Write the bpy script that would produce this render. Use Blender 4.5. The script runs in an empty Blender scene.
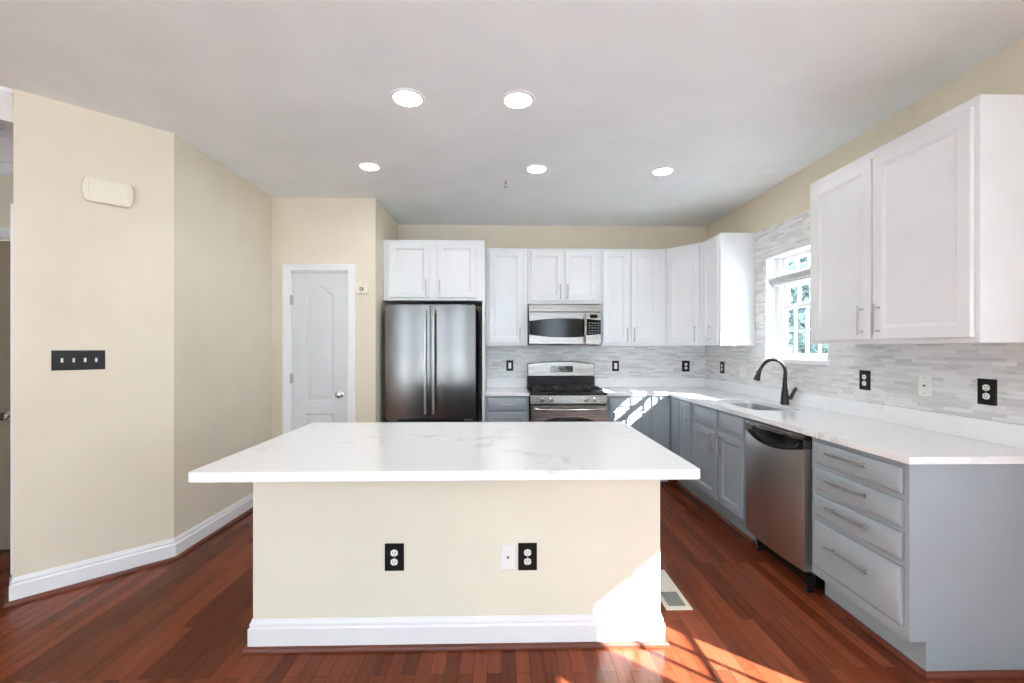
import bpy, bmesh, math, random
from mathutils import Vector, Matrix
random.seed(7)
PI = math.pi
scene = bpy.context.scene
COL = scene.collection

# ------------------------------------------------------------------ camera, world, sun, exposure
cam_d = bpy.data.cameras.new('camera')
cam = bpy.data.objects.new('camera', cam_d); COL.objects.link(cam)
cam.location = (0, 0, 1.3608)
cam.rotation_euler = (PI/2, 0, -0.0225)
cam_d.sensor_width = 36; cam_d.lens = 15.99; cam_d.shift_y = 0.0061
cam_d.clip_start = 0.05; cam_d.clip_end = 200
scene.camera = cam

world = bpy.data.worlds.new('sky'); scene.world = world
world.use_nodes = True
wn = world.node_tree; wn.nodes.clear()
w_out = wn.nodes.new('ShaderNodeOutputWorld'); w_bg = wn.nodes.new('ShaderNodeBackground')
w_bg.inputs['Color'].default_value = (0.785, 0.965, 1.115, 1)
w_bg.inputs['Strength'].default_value = 8.0
wn.links.new(w_bg.outputs[0], w_out.inputs[0])

sun_d = bpy.data.lights.new('sun', 'SUN'); sun = bpy.data.objects.new('sun', sun_d); COL.objects.link(sun)
sun_d.energy = 60.0; sun_d.angle = math.radians(0.5); sun_d.color = (0.92, 0.98, 1.0)
SUN = Vector((-1.0, 0.9, -0.84))
sun.rotation_euler = SUN.to_track_quat('-Z', 'Y').to_euler(); sun.location = (8, -8, 8)

def portal(name, loc, rot, sx, sy):                     # guides the sky's light through an opening, adds none
    l = bpy.data.lights.new(name, 'AREA'); l.shape = 'RECTANGLE'; l.size = sx; l.size_y = sy
    l.cycles.is_portal = True
    o = bpy.data.objects.new(name, l); COL.objects.link(o); o.location = loc; o.rotation_euler = rot
for px in (-2.4, -0.6, 1.3): portal('portal_rear', (px, -2.04, 1.45), (PI/2, 0, PI), 1.0 if px < 1 else 0.6, 2.0)
portal('portal_patio', (2.46, 0.115, 1.05), (0, PI/2, 0), 2.1, 1.75)
portal('portal_kitchen', (2.50, 3.57, 1.70), (0, PI/2, 0), 0.86, 0.80)

vs = scene.view_settings
scene.display_settings.display_device = 'sRGB'
vs.view_transform = 'Standard'; vs.look = 'None'; vs.gamma = 1.0; vs.use_curve_mapping = False
vs.exposure = 0.27
scene.cycles.max_bounces = 10; scene.cycles.diffuse_bounces = 6
scene.cycles.sample_clamp_indirect = 6.0
scene.cycles.use_denoising = True

# ------------------------------------------------------------------ materials
def lin(c):
    f = lambda v: v/12.92 if v <= 0.04045 else ((v+0.055)/1.055)**2.4
    return tuple(f(v/255.0) for v in c) + (1.0,)

class NT:
    def __init__(s, name):
        s.m = bpy.data.materials.new(name); s.m.use_nodes = True
        s.t = s.m.node_tree; s.b = s.t.nodes['Principled BSDF']
    def n(s, kind, **kw):
        nd = s.t.nodes.new(kind)
        for k, v in kw.items():
            if k in nd.inputs.keys(): nd.inputs[k].default_value = v
            else: setattr(nd, k, v)
        return nd
    def l(s, a, b): s.t.links.new(a, b)
    def coords(s, scale=(1, 1, 1), rot=(0, 0, 0), loc=(0, 0, 0)):
        tc = s.n('ShaderNodeTexCoord'); mp = s.n('ShaderNodeMapping')
        mp.inputs['Scale'].default_value = scale; mp.inputs['Rotation'].default_value = rot; mp.inputs['Location'].default_value = loc
        s.l(tc.outputs['Object'], mp.inputs['Vector']); return mp.outputs['Vector']
    def ramp(s, fac, stops):
        r = s.n('ShaderNodeValToRGB'); s.l(fac, r.inputs['Fac'])
        e = r.color_ramp.elements
        while len(e) < len(stops): e.new(0.5)
        for i, (p, c) in enumerate(stops): e[i].position = p; e[i].color = c
        return r.outputs['Color']
    def bump(s, h, strength=0.1, dist=0.01):
        b = s.n('ShaderNodeBump', Strength=strength, Distance=dist)
        s.l(h, b.inputs['Height']); s.l(b.outputs['Normal'], s.b.inputs['Normal'])

def plain(name, rgb, rough=0.5, metal=0.0, bump=0.0, bscale=200.0, spec=0.5, var=0.03):
    t = NT(name); b = t.b
    b.inputs['Roughness'].default_value = rough; b.inputs['Metallic'].default_value = metal
    b.inputs['Specular IOR Level'].default_value = spec
    c = lin(rgb); v = t.coords()
    nz = t.n('ShaderNodeTexNoise', Scale=3.0, Detail=3.0); t.l(v, nz.inputs['Vector'])
    lo = tuple(x*(1-var) for x in c[:3]) + (1,); hi = tuple(min(1, x*(1+var)) for x in c[:3]) + (1,)
    t.l(t.ramp(nz.outputs['Fac'], [(0.3, lo), (0.7, hi)]), b.inputs['Base Color'])
    if bump:
        n2 = t.n('ShaderNodeTexNoise', Scale=bscale, Detail=2.0); t.l(v, n2.inputs['Vector'])
        t.bump(n2.outputs['Fac'], bump, 0.002)
    return t.m

def brushed(name, rgb, rough=0.28, axis='x', arot=0.0):
    t = NT(name); b = t.b
    b.inputs['Metallic'].default_value = 1.0
    sc = {'x': (1.5, 220, 220), 'z': (220, 220, 1.5)}[axis]
    v = t.coords(sc)
    nz = t.n('ShaderNodeTexNoise', Scale=1.0, Detail=4.0); t.l(v, nz.inputs['Vector'])
    c = lin(rgb)
    t.l(t.ramp(nz.outputs['Fac'], [(0.3, tuple(x*0.9 for x in c[:3]) + (1,)), (0.7, c)]), b.inputs['Base Color'])
    t.l(t.ramp(nz.outputs['Fac'], [(0.3, (rough*0.85,)*3 + (1,)), (0.7, (rough*1.15,)*3 + (1,))]), b.inputs['Roughness'])
    t.bump(nz.outputs['Fac'], 0.02, 0.001)
    b.inputs['Anisotropic'].default_value = 0.6; b.inputs['Anisotropic Rotation'].default_value = arot
    tg = t.n('ShaderNodeTangent', direction_type='RADIAL', axis='Z'); t.l(tg.outputs[0], b.inputs['Tangent'])
    return t.m

def quartz(name, seed):
    t = NT(name); b = t.b
    b.inputs['Roughness'].default_value = 0.13
    v = t.coords((1, 1, 1), (0, 0, 0.35), (seed, seed*0.7, 0))
    n1 = t.n('ShaderNodeTexNoise', Scale=1.3, Detail=6.0, Roughness=0.6); t.l(v, n1.inputs['Vector'])
    mx = t.n('ShaderNodeVectorMath', operation='SCALE'); t.l(n1.outputs['Color'], mx.inputs[0]); mx.inputs['Scale'].default_value = 1.5
    ad = t.n('ShaderNodeVectorMath', operation='ADD'); t.l(v, ad.inputs[0]); t.l(mx.outputs[0], ad.inputs[1])
    mp = t.n('ShaderNodeMapping'); mp.inputs['Scale'].default_value = (0.55, 1.5, 1); t.l(ad.outputs[0], mp.inputs['Vector'])
    n2 = t.n('ShaderNodeTexNoise', Scale=1.1, Detail=2.0, Roughness=0.4); t.l(mp.outputs[0], n2.inputs['Vector'])
    vein = t.ramp(n2.outputs['Fac'], [(0.485, (0, 0, 0, 1)), (0.5, (1, 1, 1, 1)), (0.515, (0, 0, 0, 1))])
    n3 = t.n('ShaderNodeTexNoise', Scale=2.2, Detail=2.0); t.l(v, n3.inputs['Vector'])
    gate = t.ramp(n3.outputs['Fac'], [(0.45, (0, 0, 0, 1)), (0.68, (0.75, 0.75, 0.75, 1))])
    mu = t.n('ShaderNodeMix', data_type='RGBA', blend_type='MULTIPLY'); mu.inputs['Factor'].default_value = 1
    t.l(vein, mu.inputs['A']); t.l(gate, mu.inputs['B'])
    mc = t.n('ShaderNodeMix', data_type='RGBA')
    mc.inputs['A'].default_value = lin((243, 243, 243)); mc.inputs['B'].default_value = lin((206, 204, 202))
    t.l(mu.outputs['Result'], mc.inputs['Factor']); t.l(mc.outputs['Result'], b.inputs['Base Color'])
    return t.m

def wood_floor():
    t = NT('cherry_plank_floor'); b = t.b
    v = t.coords((1, 1, 1), (0, 0, PI/2))
    br = t.n('ShaderNodeTexBrick', offset=0.37, offset_frequency=2, squash=1.0)
    br.inputs['Scale'].default_value = 1.0; br.inputs['Brick Width'].default_value = 0.95; br.inputs['Row Height'].default_value = 0.060
    br.inputs['Mortar Size'].default_value = 0.0011; br.inputs['Mortar Smooth'].default_value = 0.4; br.inputs['Bias'].default_value = -0.1
    br.inputs['Color1'].default_value = lin((90, 42, 24)); br.inputs['Color2'].default_value = lin((128, 64, 40)); br.inputs['Mortar'].default_value = lin((62, 28, 16))
    t.l(v, br.inputs['Vector'])
    v2 = t.coords((26, 1.6, 1))
    wv = t.n('ShaderNodeTexNoise', Scale=1.6, Detail=6.0, Roughness=0.62, Distortion=0.7); t.l(v2, wv.inputs['Vector'])
    grain = t.ramp(wv.outputs['Fac'], [(0.30, (0.62, 0.58, 0.56, 1)), (0.55, (1, 1, 1, 1)), (0.8, (1.0, 1.0, 1.0, 1))])
    mx = t.n('ShaderNodeMix', data_type='RGBA', blend_type='MULTIPLY'); mx.inputs['Factor'].default_value = 0.75
    t.l(br.outputs['Color'], mx.inputs['A']); t.l(grain, mx.inputs['B'])
    t.l(mx.outputs['Result'], b.inputs['Base Color'])
    b.inputs['Roughness'].default_value = 0.2; b.inputs['Specular IOR Level'].default_value = 0.12
    inv = t.n('ShaderNodeMath', operation='SUBTRACT'); inv.inputs[0].default_value = 1.0; t.l(br.outputs['Fac'], inv.inputs[1])
    ad = t.n('ShaderNodeMath', operation='MULTIPLY_ADD'); t.l(wv.outputs['Fac'], ad.inputs[0]); ad.inputs[1].default_value = 0.06; t.l(inv.outputs[0], ad.inputs[2])
    t.bump(ad.outputs[0], 0.55, 0.0025)
    return t.m

def mosaic(name, along):                                 # thin marble strips
    t = NT(name); b = t.b
    rot = (PI/2, 0, 0) if along == 'x' else (PI/2, 0, PI/2)
    tc = t.n('ShaderNodeTexCoord'); sep = t.n('ShaderNodeSeparateXYZ'); cmb = t.n('ShaderNodeCombineXYZ')
    t.l(tc.outputs['Object'], sep.inputs[0]); t.l(sep.outputs['X' if along == 'x' else 'Y'], cmb.inputs['X']); t.l(sep.outputs['Z'], cmb.inputs['Y'])
    v = cmb.outputs[0]
    br = t.n('ShaderNodeTexBrick', offset=0.42, offset_frequency=2, squash=0.7, squash_frequency=3)
    for k, x in (('Scale', 1.0), ('Brick Width', 0.15), ('Row Height', 0.0185), ('Mortar Size', 0.0007), ('Mortar Smooth', 0.2), ('Bias', -0.25)): br.inputs[k].default_value = x
    br.inputs['Color1'].default_value = lin((234, 233, 232)); br.inputs['Color2'].default_value = lin((196, 194, 193)); br.inputs['Mortar'].default_value = lin((218, 217, 215))
    t.l(v, br.inputs['Vector'])
    mp = t.n('ShaderNodeMapping'); mp.inputs['Scale'].default_value = (5, 42, 1); t.l(v, mp.inputs['Vector'])
    nz = t.n('ShaderNodeTexNoise', Scale=1.0, Detail=5.0, Roughness=0.65, Distortion=0.4); t.l(mp.outputs[0], nz.inputs['Vector'])
    st = t.ramp(nz.outputs['Fac'], [(0.28, (0.62, 0.61, 0.60, 1)), (0.42, (0.93, 0.93, 0.92, 1)), (0.7, (1, 1, 1, 1))])
    mx = t.n('ShaderNodeMix', data_type='RGBA', blend_type='MULTIPLY'); mx.inputs['Factor'].default_value = 0.8
    t.l(br.outputs['Color'], mx.inputs['A']); t.l(st, mx.inputs['B']); t.l(mx.outputs['Result'], b.inputs['Base Color'])
    b.inputs['Roughness'].default_value = 0.3
    inv = t.n('ShaderNodeMath', operation='SUBTRACT'); inv.inputs[0].default_value = 1.0; t.l(br.outputs['Fac'], inv.inputs[1])
    t.bump(inv.outputs[0], 0.25, 0.002)
    return t.m

def glass_mat():
    t = NT('window_glass'); t.t.nodes.remove(t.b)
    out = [n for n in t.t.nodes if n.type == 'OUTPUT_MATERIAL'][0]
    tr = t.n('ShaderNodeBsdfTransparent'); gl = t.n('ShaderNodeBsdfGlossy', Roughness=0.02); mx = t.n('ShaderNodeMixShader'); lw = t.n('ShaderNodeLayerWeight', Blend=0.12)
    mu = t.n('ShaderNodeMath', operation='MULTIPLY'); mu.inputs[1].default_value = 0.25; t.l(lw.outputs['Facing'], mu.inputs[0]); t.l(mu.outputs[0], mx.inputs[0]); t.l(tr.outputs[0], mx.inputs[1]); t.l(gl.outputs[0], mx.inputs[2]); t.l(mx.outputs[0], out.inputs[0])
    return t.m

def emit(name, rgb, s):
    t = NT(name); t.b.inputs['Base Color'].default_value = lin(rgb)
    t.b.inputs['Emission Color'].default_value = lin(rgb); t.b.inputs['Emission Strength'].default_value = s
    return t.m

M = dict(
    wall=plain('cream_wall_paint', (224, 213, 194), 0.75, bump=0.05),
    island=plain('pale_cream_wall_paint', (228, 223, 204), 0.75, bump=0.05),
    ceiling=plain('white_ceiling_paint', (237, 241, 241), 0.9),
    trim=plain('white_trim_paint', (238, 238, 238), 0.35),
    door=plain('white_door_paint', (214, 216, 217), 0.4),
    white_cab=plain('white_cabinet_paint', (230, 231, 232), 0.35),
    grey_cab=plain('blue_grey_cabinet_paint', (152, 160, 166), 0.4),
    shoe=plain('cherry_shoe_wood', (96, 43, 27), 0.35, var=0.12),
    floor=wood_floor(), tile_back=mosaic('marble_mosaic_along_back', 'x'), tile_right=mosaic('marble_mosaic_along_side', 'y'),
    quartz=quartz('white_quartz', 0.0), quartz2=quartz('white_quartz_island', 3.1),
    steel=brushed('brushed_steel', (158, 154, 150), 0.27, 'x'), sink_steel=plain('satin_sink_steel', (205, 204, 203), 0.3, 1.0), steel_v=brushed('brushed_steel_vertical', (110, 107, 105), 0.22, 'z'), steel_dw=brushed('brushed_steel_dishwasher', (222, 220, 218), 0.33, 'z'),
    nickel=plain('satin_nickel', (186, 184, 181), 0.3, 1.0), chrome=plain('chrome', (220, 220, 220), 0.08, 1.0),
    black=plain('black_plastic', (15, 15, 15), 0.4, spec=0.3), black_metal=plain('matte_black_metal', (22, 22, 23), 0.38, 0.0, spec=0.5),
    iron=plain('cast_iron', (26, 26, 27), 0.55, bump=0.2), black_glass=plain('black_glass', (14, 14, 15), 0.12, spec=0.3),
    dark_grey=plain('dark_grey_metal', (58, 58, 60), 0.45), white_plastic=plain('white_plastic', (236, 235, 230), 0.4),
    cream_plastic=plain('cream_plastic', (232, 224, 208), 0.45), grey_plastic=plain('grey_plastic', (120, 120, 118), 0.5),
    vent=plain('almond_vent_metal', (222, 214, 196), 0.45), vent_dark=plain('grey_vent_louver', (128, 126, 118), 0.5),
    glass=glass_mat(), lamp=emit('downlight_lens', (248, 253, 254), 95.0), display=plain('display_glass', (8, 9, 10), 0.1),
    key=plain('key_legend_grey', (150, 150, 150), 0.5), blind=plain('grey_blind_fabric', (178, 178, 178), 0.7),
    hall_door=plain('brown_grey_door', (150, 134, 116), 0.5),
    leaf=plain('tree_leaf', (66, 86, 84), 0.7, var=0.3), bark=plain('bark', (96, 78, 62), 0.9, var=0.2),
    bounce_ground=plain('pale_light_bounce_ground', (205, 205, 205), 0.9),  # ground made pale and neutral to bounce light up to the ceiling
)

# ------------------------------------------------------------------ mesh builder
class MB:
    def __init__(s): s.bm = bmesh.new()
    def box(s, x0, x1, y0, y1, z0, z1, bev=0.0, segs=1):
        g = bmesh.ops.create_cube(s.bm, size=1.0)
        for v in g['verts']:
            v.co = Vector((x0 + (v.co.x+0.5)*(x1-x0), y0 + (v.co.y+0.5)*(y1-y0), z0 + (v.co.z+0.5)*(z1-z0)))
        if bev > 0:
            es = list({e for v in g['verts'] for e in v.link_edges})
            bmesh.ops.bevel(s.bm, geom=es, offset=bev, segments=segs, affect='EDGES', profile=0.5)
        return s
    def loops(s, loops, cap0=True, cap1=True, closed=True):   # skin a list of equal-length 3-D loops
        rows = [[s.bm.verts.new(p) for p in lp] for lp in loops]
        n = len(rows[0])
        for a, b in zip(rows[:-1], rows[1:]):
            for i in range(n if closed else n-1):
                j = (i+1) % n
                try: s.bm.faces.new((a[i], a[j], b[j], b[i]))
                except ValueError: pass
        if cap0: s.bm.faces.new(list(reversed(rows[0])))
        if cap1: s.bm.faces.new(rows[-1])
        return s
    def rings(s, x0, x1, z0, z1, steps):                      # rectangle facing -y: steps of (inset, y)
        return s.loops([[(x0+i, y, z0+i), (x1-i, y, z0+i), (x1-i, y, z1-i), (x0+i, y, z1-i)] for i, y in steps])
    def prism(s, pts, axis, a, b):                            # polygon extruded along an axis
        f = {'x': lambda p, t: (t, p[0], p[1]), 'y': lambda p, t: (p[0], t, p[1]), 'z': lambda p, t: (p[0], p[1], t)}[axis]
        return s.loops([[f(p, a) for p in pts], [f(p, b) for p in pts]])
    def lathe(s, prof, c=(0, 0, 0), axis='z', n=24, caps=True, sx=1.0):
        def P(r, h, t):
            u, v = r*math.cos(t)*sx, r*math.sin(t)
            d = {'z': (u, v, h), 'y': (u, h, v), 'x': (h, u, v)}[axis]
            return (c[0]+d[0], c[1]+d[1], c[2]+d[2])
        return s.loops([[P(r, h, 2*PI*k/n) for k in range(n)] for r, h in prof], caps, caps)
    def tube(s, pts, r, n=12, caps=True):
        pts = [Vector(p) for p in pts]; rs = r if isinstance(r, (list, tuple)) else [r]*len(pts)
        T = [((pts[min(i+1, len(pts)-1)] - pts[max(i-1, 0)]).normalized()) for i in range(len(pts))]
        ref = Vector((0, 0, 1)) if abs(T[0].z) < 0.9 else Vector((1, 0, 0))
        N = (ref - T[0]*ref.dot(T[0])).normalized(); lps = []
        for i, p in enumerate(pts):
            N = (N - T[i]*N.dot(T[i])).normalized(); B = T[i].cross(N)
            lps.append([tuple(p + (N*math.cos(2*PI*k/n) + B*math.sin(2*PI*k/n))*rs[i]) for k in range(n)])
        return s.loops(lps, caps, caps)
    def sweep(s, path, prof):                                 # profile (offset to the right of travel, z) along a plan path
        P = [Vector(p) for p in path]; rows = []
        for i, p in enumerate(P):
            ns = []
            if i > 0: d = (P[i]-P[i-1]).normalized(); ns.append(Vector((d.y, -d.x)))
            if i < len(P)-1: d = (P[i+1]-P[i]).normalized(); ns.append(Vector((d.y, -d.x)))
            nn = sum(ns, Vector((0, 0))).normalized(); k = 1.0/max(0.3, nn.dot(ns[0]))
            rows.append([(p.x + nn.x*o*k, p.y + nn.y*o*k, z) for o, z in prof])
        return s.loops(rows)
    def plate(s, outer, holes, z0, z1):                       # horizontal slab with holes
        es = []; vsall = []
        for lp in [outer] + holes:
            vv = [s.bm.verts.new((p[0], p[1], z1)) for p in lp]; vsall += vv
            es += [s.bm.edges.new((vv[i], vv[(i+1) % len(vv)])) for i in range(len(vv))]
        r = bmesh.ops.triangle_fill(s.bm, use_beauty=True, use_dissolve=False, edges=es)
        fs = [g for g in r['geom'] if isinstance(g, bmesh.types.BMFace)]
        ex = bmesh.ops.extrude_face_region(s.bm, geom=fs)
        for g in ex['geom']:
            if isinstance(g, bmesh.types.BMVert): g.co.z = z0
        return s
    def build(s, name, mat, parent=None, loc=(0, 0, 0), rotz=0.0):
        bmesh.ops.recalc_face_normals(s.bm, faces=s.bm.faces[:])
        me = bpy.data.meshes.new(name); s.bm.to_mesh(me); s.bm.free()
        for p in me.polygons: p.use_smooth = True
        me.set_sharp_from_angle(angle=math.radians(32))
        me.materials.append(M[mat] if isinstance(mat, str) else mat)
        o = bpy.data.objects.new(name, me); COL.objects.link(o)
        o.location = loc; o.rotation_euler = (0, 0, rotz)
        if parent: o.parent = parent
        return o

def thing(name, label, cat, loc=(0, 0, 0), rotz=0.0, group=None):
    o = bpy.data.objects.new(name, None); COL.objects.link(o); o.empty_display_size = 0.1
    o.location = loc; o.rotation_euler = (0, 0, rotz); o['label'] = label; o['category'] = cat
    if group: o['group'] = group
    return o
def tag(o, label, cat, group=None):
    o['label'] = label; o['category'] = cat
    if group: o['group'] = group
    return o
def struct(o, label=None):
    o['kind'] = 'structure'
    if label: o['label'] = label
    return o
def dup(root, loc, rotz, label, group=None):
    r = root.copy(); COL.objects.link(r); r.location = loc; r.rotation_euler = (0, 0, rotz); r['label'] = label
    if group: r['group'] = group
    for ch in list(root.children):
        c = ch.copy(); COL.objects.link(c); c.parent = r
        for g in list(ch.children):
            d = g.copy(); COL.objects.link(d); d.parent = c
    return r

# ------------------------------------------------------------------ key dimensions (metres, camera above the origin)
CEIL = 2.742; YB = 5.131; XR = 2.326; REAR = -1.9; WEST = -4.6; WT = 0.16
A = Vector((-2.603, 2.484)); B = Vector((-2.112, 2.978)); YP = 4.223; XP = -1.164
TA = (B-A).normalized(); ANG = math.atan2(TA.y, TA.x); NA = Vector((-TA.y, TA.x))       # NA points away from the room
RR = -PI/2                                             # rotation of things on the right wall (facing -x)

# ------------------------------------------------------------------ shell
struct(MB().box(WEST-WT, XR+WT, REAR-WT, YB+WT, -0.12, 0.0).build('floor', 'floor'))
struct(MB().box(WEST-WT, XR+WT, REAR-WT, YB+WT, CEIL, CEIL+0.12).build('ceiling', 'ceiling'))
struct(MB().box(XP-0.12, XR+WT, YB, YB+WT, 0, CEIL).build('wall_back', 'wall'))
m = MB()
for (y0, y1, z0, z1) in ((REAR-WT, -0.75, 0, CEIL), (-0.75, 0.98, 2.1, CEIL), (0.98, 3.18, 0, CEIL), (3.18, 3.96, 0, 1.25), (3.18, 3.96, 2.15, CEIL), (3.96, YB, 0, CEIL)):
    m.box(XR, XR+WT, y0, y1, z0, z1)
struct(m.build('wall_right', 'wall'))
B2 = B + Vector((-0.12, 0.05))
struct(MB().prism([tuple(A), tuple(B), tuple(B2), tuple(A + NA*0.12)], 'z', 0, CEIL).build('wall_left_angled', 'wall'))
struct(MB().prism([tuple(B), (B.x, YP), (B.x-0.12, YP+0.12), tuple(B2)], 'z', 0, CEIL).build('wall_left', 'wall'))
m = MB()
m.box(B.x, -1.945, YP, YP+0.12, 0, CEIL).box(-1.412, XP, YP, YP+0.12, 0, CEIL).box(-1.945, -1.412, YP, YP+0.12, 2.066, CEIL)
struct(m.build('wall_pantry', 'wall'))
struct(MB().box(XP-0.12, XP, YP+0.12, YB, 0, CEIL).build('wall_pantry_side', 'wall'))
struct(MB().box(B.x-0.1, XP-0.12, YB-0.1, YB, 0, CEIL).build('wall_pantry_rear', 'wall'))
m = MB()                                               # wall behind the photographer, with three openings added to let in fill light
REARW = ((-2.9, -1.9), (-1.1, -0.1), (1.0, 1.6))
xs_ = [WEST] + [x for r in REARW for x in r] + [XR]
for i in range(0, len(xs_), 2): m.box(xs_[i], xs_[i+1], REAR-WT, REAR, 0, CEIL)
for x0, x1 in REARW: m.box(x0, x1, REAR-WT, REAR, 0, 0.45).box(x0, x1, REAR-WT, REAR, 2.45, CEIL)
struct(m.build('wall_rear', 'wall'))
struct(MB().box(WEST-WT, WEST, REAR-WT, YB, 0, CEIL).build('wall_west', 'wall'))
m = MB(); HY = 3.10
m.box(WEST, -4.05, HY, HY+0.12, 0, CEIL).box(-3.235, B.x-0.12, HY, HY+0.12, 0, CEIL).box(-4.05, -3.235, HY, HY+0.12, 2.09, CEIL)
struct(m.build('wall_hall', 'wall'))

# baseboards and shoe mouldings
BASE = [(0, 0), (0.016, 0), (0.016, 0.096), (0.012, 0.100), (0.009, 0.104), (0.011, 0.109), (0.010, 0.118), (0.005, 0.126), (0.004, 0.135), (0, 0.135)]
def shoe_prof(o): return [(o, 0), (o+0.018, 0), (o+0.017, 0.009), (o+0.012, 0.016), (o+0.004, 0.02), (o, 0.02)]
endA = A + NA*0.12
pathL = [tuple(endA), tuple(A), tuple(B), (B.x, YP), (-2.01, YP)]
struct(MB().sweep(pathL, BASE).build('baseboard_left', 'trim')); struct(MB().sweep(pathL, shoe_prof(0.016)).build('trim_1', 'shoe'))
pathP = [(-1.357, YP), (XP, YP), (XP, 4.40)]
struct(MB().sweep(pathP, BASE).build('baseboard_pantry', 'trim')); struct(MB().sweep(pathP, shoe_prof(0.016)).build('trim_2', 'shoe'))
pathH = [(-3.165, HY), (-2.3, HY)]
struct(MB().sweep(pathH, BASE).build('baseboard_hall', 'trim')); struct(MB().sweep(pathH, shoe_prof(0.016)).build('trim_3', 'shoe'))
# casing on the wall's end and hall crown mouldings
def frame_at(o, ox, t, n, z0, z1, a0, a1, b0, b1):      # box in the wall's own frame
    pts = [o + t*a0 + n*b0, o + t*a1 + n*b0, o + t*a1 + n*b1, o + t*a0 + n*b1]
    return [tuple(p) for p in pts]
m = MB(); m.prism(frame_at(A, 0, TA, NA, 0, 0, -0.012, 0.0, 0.055, 0.12), 'z', 0.136, 2.14)
struct(m.build('trim_4', 'trim'))
CROWN = [(0, CEIL), (0.13, CEIL), (0.13, CEIL-0.018), (0.105, CEIL-0.03), (0.08, CEIL-0.075), (0.035, CEIL-0.125), (0.03, CEIL-0.15), (0.018, CEIL-0.16), (0.018, CEIL-0.215), (0.008, CEIL-0.235), (0, CEIL-0.235)]
struct(MB().sweep([(WEST, HY), (B.x-0.14, HY)], CROWN).build('trim_5', 'trim'))
o1 = A + NA*0.12 - TA*0.02
CR2 = [(0, CEIL), (0.10, CEIL), (0.10, CEIL-0.02), (0.07, CEIL-0.05), (0.03, CEIL-0.10), (0.02, CEIL-0.15), (0, CEIL-0.15)]
struct(MB().prism(frame_at(A, 0, TA, NA, 0, 0, -2.87, -0.95, 0, 0.12), 'z', 0, CEIL).build('wall_left_light_block', 'wall'))  # unseen wall added to keep the rear light out of the hall
struct(MB().sweep([tuple(A - TA*0.95 + NA*0.11), tuple(A - TA*0.002 + NA*0.11)], CR2).build('trim_6', 'trim'))

# ------------------------------------------------------------------ doors
def offs(lp, i):
    xs = [p[0] for p in lp]; zs = [p[1] for p in lp]; cx = (min(xs)+max(xs))/2; cz = (min(zs)+max(zs))/2
    w = (max(xs)-min(xs))/2; h = (max(zs)-min(zs))/2
    return [(cx + (x-cx)*(w-i)/w, cz + (z-cz)*(h-i)/h) for x, z in lp]
def panelled(mb, w, h, t, panels):                      # slab at y 0 (front) .. t with moulded panels
    bm = mb.bm
    def ring(lp, y): return [bm.verts.new((x, y, z)) for x, z in lp]
    outer = [(0, 0), (w, 0), (w, h), (0, h)]
    f0 = ring(outer, 0.0); es = [bm.edges.new((f0[i], f0[(i+1) % 4])) for i in range(4)]
    for lp in panels:
        prev = ring(lp, 0.0); n = len(prev)
        es += [bm.edges.new((prev[i], prev[(i+1) % n])) for i in range(n)]
        for i, y in ((0.010, 0.009), (0.022, 0.010), (0.044, 0.001), (0.05, 0.0005)):
            cur = ring(offs(lp, i), y)
            for k in range(n): bm.faces.new((prev[k], prev[(k+1) % n], cur[(k+1) % n], cur[k]))
            prev = cur
        bm.faces.new(prev)
    bmesh.ops.triangle_fill(bm, use_beauty=True, use_dissolve=False, edges=es)
    bk = ring(outer, t)
    for i in range(4): bm.faces.new((f0[i], f0[(i+1) % 4], bk[(i+1) % 4], bk[i]))
    bm.faces.new(bk); return mb
def casing(name, x0, x1, z1, y, w=0.07):               # three-sided casing round an opening, facing -y
    m = MB()
    prof = [(0, 0), (0, -0.011), (0.006, -0.016), (0.02, -0.014), (w-0.012, -0.019), (w-0.003, -0.018), (w, -0.012), (w, 0)]
    rows = []
    for (px, pz, dx, dz) in ((x0, 0.0, -1, 0), (x0, z1, -1, 1), (x1, z1, 1, 1), (x1, 0.0, 1, 0)):
        rows.append([(px + dx*o, y + yy, pz + dz*o) for o, yy in prof])
    m.loops(rows); return m
arch = [(0.118, 0.86), (0.366, 0.86)] + [(0.242 + 0.124*u, 1.850 + 0.078*(0.5+0.5*math.cos(PI*u))) for u in [1 - k/10 for k in range(21)]]
low = [(0.118, 0.22), (0.366, 0.22), (0.366, 0.745), (0.118, 0.745)]
dr = thing('door_1', 'white pantry door with arched moulded panel in a white casing', 'door', (-1.932, YP+0.012, 0))
dr['kind'] = 'structure'; del dr['category']
m = panelled(MB(), 0.507, 2.043, 0.035, [[(x+0.011, z) for x, z in arch], [(x+0.011, z) for x, z in low]])
slab = m.build('door_slab', 'door', dr, (0, 0, 0.008))
casing('c', -0.012+0.0, 0.520, 2.066, -0.012, 0.064).build('door_casing', 'trim', dr)
m = MB(); m.box(-0.013, -0.002, -0.012, 0.10, 0, 2.066).box(0.509, 0.520, -0.012, 0.10, 0, 2.066).box(-0.013, 0.520, -0.012, 0.10, 2.054, 2.066)
m.build('door_jamb', 'trim', dr)
k = MB(); k.lathe([(0.03, 0.0), (0.03, -0.006), (0.012, -0.010), (0.011, -0.03), (0.022, -0.038), (0.029, -0.05), (0.027, -0.062), (0.012, -0.068)], (0.441, 0, 0.93), 'y', 24)
k.build('door_knob', 'chrome', slab, (0, 0, -0.008))
for hz in (0.25, 1.08, 1.80):
    h = MB(); h.lathe([(0.008, -0.045), (0.008, 0.045)], (-0.006, -0.016, hz), 'z', 10).box(-0.010, 0.012, -0.013, -0.001, hz-0.043, hz+0.043, 0.001)
    h.build('hinge', 'nickel', dr)
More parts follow.
